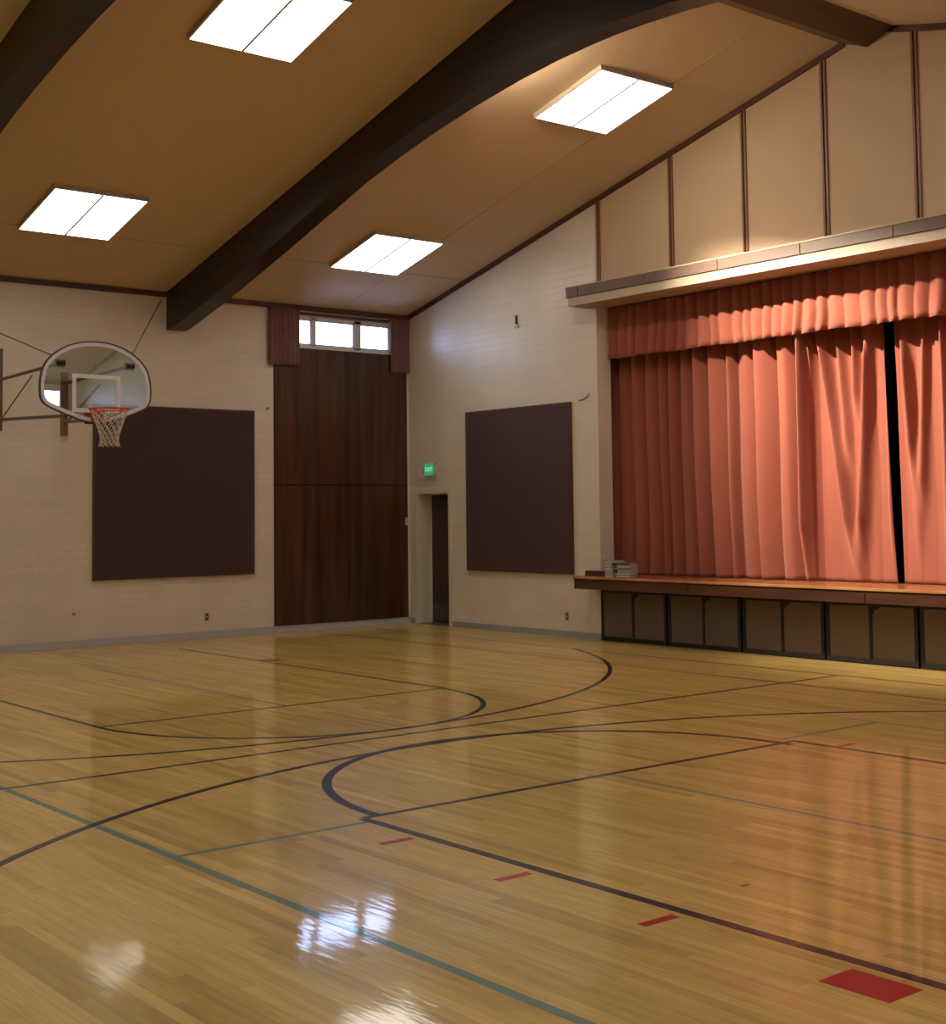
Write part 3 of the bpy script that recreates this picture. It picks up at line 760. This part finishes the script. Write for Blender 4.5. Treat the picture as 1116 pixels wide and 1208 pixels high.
# left key
arc('free_throw_circle', 7.03, -6.62, 1.83, -PI / 2, PI / 2, LW, 'line_black')
vline('free_throw_line', -8.45, -4.79, 7.03, .045, 'line_brown')
hline('lane_line', 1.25, 7.03, -8.45, LW, 'line_black'); hline('lane_line', 1.25, 7.03, -4.76, .04, 'line_black', .0011)
arc('three_point_arc', 2.72, -6.78, 6.13, -1.30, math.asin(5.68 / 6.13), LW, 'line_black', .0012)
# right key
arc('free_throw_circle', 11.42, -6.80, 1.86, PI / 2 - .05, 3 * PI / 2, .065, 'line_black', .0013)
vline('free_throw_line', -8.76, -4.84, 11.42, .05, 'line_black')
hline('lane_line', 11.43, 17.2, -8.775, .06, 'line_black', .0011); hline('lane_line', 11.40, 17.2, -4.80, .05, 'line_black', .0011)
arc('three_point_arc', 15.72, -6.84, 6.09, PI - 1.06, PI + 1.25, .055, 'line_black', .0014)
# centre, side lines
vline('centre_line', -12.2, -1.08, 9.12, .045, 'line_black')
hline('side_line', .6, 17.6, -1.09, .035, 'line_brown'); hline('side_line', .6, 17.6, -12.25, .04, 'line_black')
hline('red_boundary_line', .30, 17.9, -2.01, .045, 'line_red_dim', .0007); vline('red_boundary_line', -12.5, -.3, .16, .05, 'line_red_dim', .0006)
# badminton court
hline('badminton_side_line', 2.2, 16.2, -10.02, .05, 'line_teal', .0007); hline('badminton_side_line', 2.2, 16.2, -3.55, .03, 'line_grey', .0006)
vline('service_line', -10.0, -8.8, 11.52, .04, 'line_teal', .0005); vline('service_line', -4.78, -3.56, 11.30, .04, 'line_teal', .0005)
hline('service_centre_line', 11.44, 15.6, -6.78, .035, 'line_grey', .0005); hline('service_centre_line', 2.6, 7.0, -6.6, .035, 'line_grey', .0005)
# red marks by the lanes
for x in (12.01, 12.98, 13.94): vline('lane_mark', -9.06, -8.85, x, .05, 'line_red', .0012)
flat_poly('lane_block', [(14.86, -9.07), (15.17, -9.07), (15.17, -8.86), (14.86, -8.86)], 'line_red', .0012)
for x in (11.80, 12.8): vline('lane_mark', -4.76, -4.58, x, .05, 'line_red', .0012)
flat_poly('lane_block', [(3.25, -4.74), (3.55, -4.74), (3.55, -4.54), (3.25, -4.54)], 'line_red', .0012)
vline('floor_scuff', -8.27, -8.21, 13.82, .02, 'line_red', .0006)

# ------------------------------------------------------------------ daylight outdoors
w = bpy.data.worlds.new('World'); SC.world = w; w.use_nodes = True
bg = w.node_tree.nodes['Background']; bg.inputs[0].default_value = (.44, .58, 1.0, 1); bg.inputs[1].default_value = 15.0
def portal(x, ry):
    ld = bpy.data.lights.new('window_daylight', 'AREA'); ld.shape = 'RECTANGLE'; ld.size = .55; ld.size_y = 2.1
    ld.cycles.is_portal = True
    lo = bpy.data.objects.new('window_daylight', ld); COL.objects.link(lo); lo.location = (x, (WY0 + WY1) / 2, (WZ0 + WZ1) / 2); lo.rotation_euler = (0, ry, 0)
portal(-.32, -PI / 2); portal(XR + .32, PI / 2)

# ------------------------------------------------------------------ camera
cd = bpy.data.cameras.new('camera'); cam = bpy.data.objects.new('camera', cd); COL.objects.link(cam)
F, YAW, PIT, ROLL, CX, CY, SY = 1628.64, .88954, .0623967, -.0118837, 18.16405, -13.3768, -100.402
fw = Vector((-math.sin(YAW) * math.cos(PIT), math.cos(YAW) * math.cos(PIT), math.sin(PIT)))
r = fw.cross(Vector((0, 0, 1))).normalized(); u = r.cross(fw)
r2 = r * math.cos(ROLL) + u * math.sin(ROLL); u2 = -r * math.sin(ROLL) + u * math.cos(ROLL)
mt = Matrix((r2, u2, -fw)).transposed().to_4x4(); mt.translation = Vector((CX, CY, 1.76))
cam.matrix_world = mt
cd.sensor_fit = 'VERTICAL'; cd.sensor_height = 36; cd.sensor_width = 36 * 1116 / 1208
cd.lens = F * 36 / 1208; cd.shift_y = SY / 1208
cd.clip_start = .05; cd.clip_end = 200
SC.camera = cam

SC.view_settings.view_transform = 'Standard'
SC.view_settings.look = 'None'; SC.view_settings.gamma = 1; SC.view_settings.use_curve_mapping = False
SC.view_settings.exposure = 0.17
try:
    SC.cycles.use_denoising = True
    SC.cycles.max_bounces = 10; SC.cycles.diffuse_bounces = 5; SC.cycles.transparent_max_bounces = 12
    SC.cycles.sample_clamp_indirect = 6
except Exception: pass
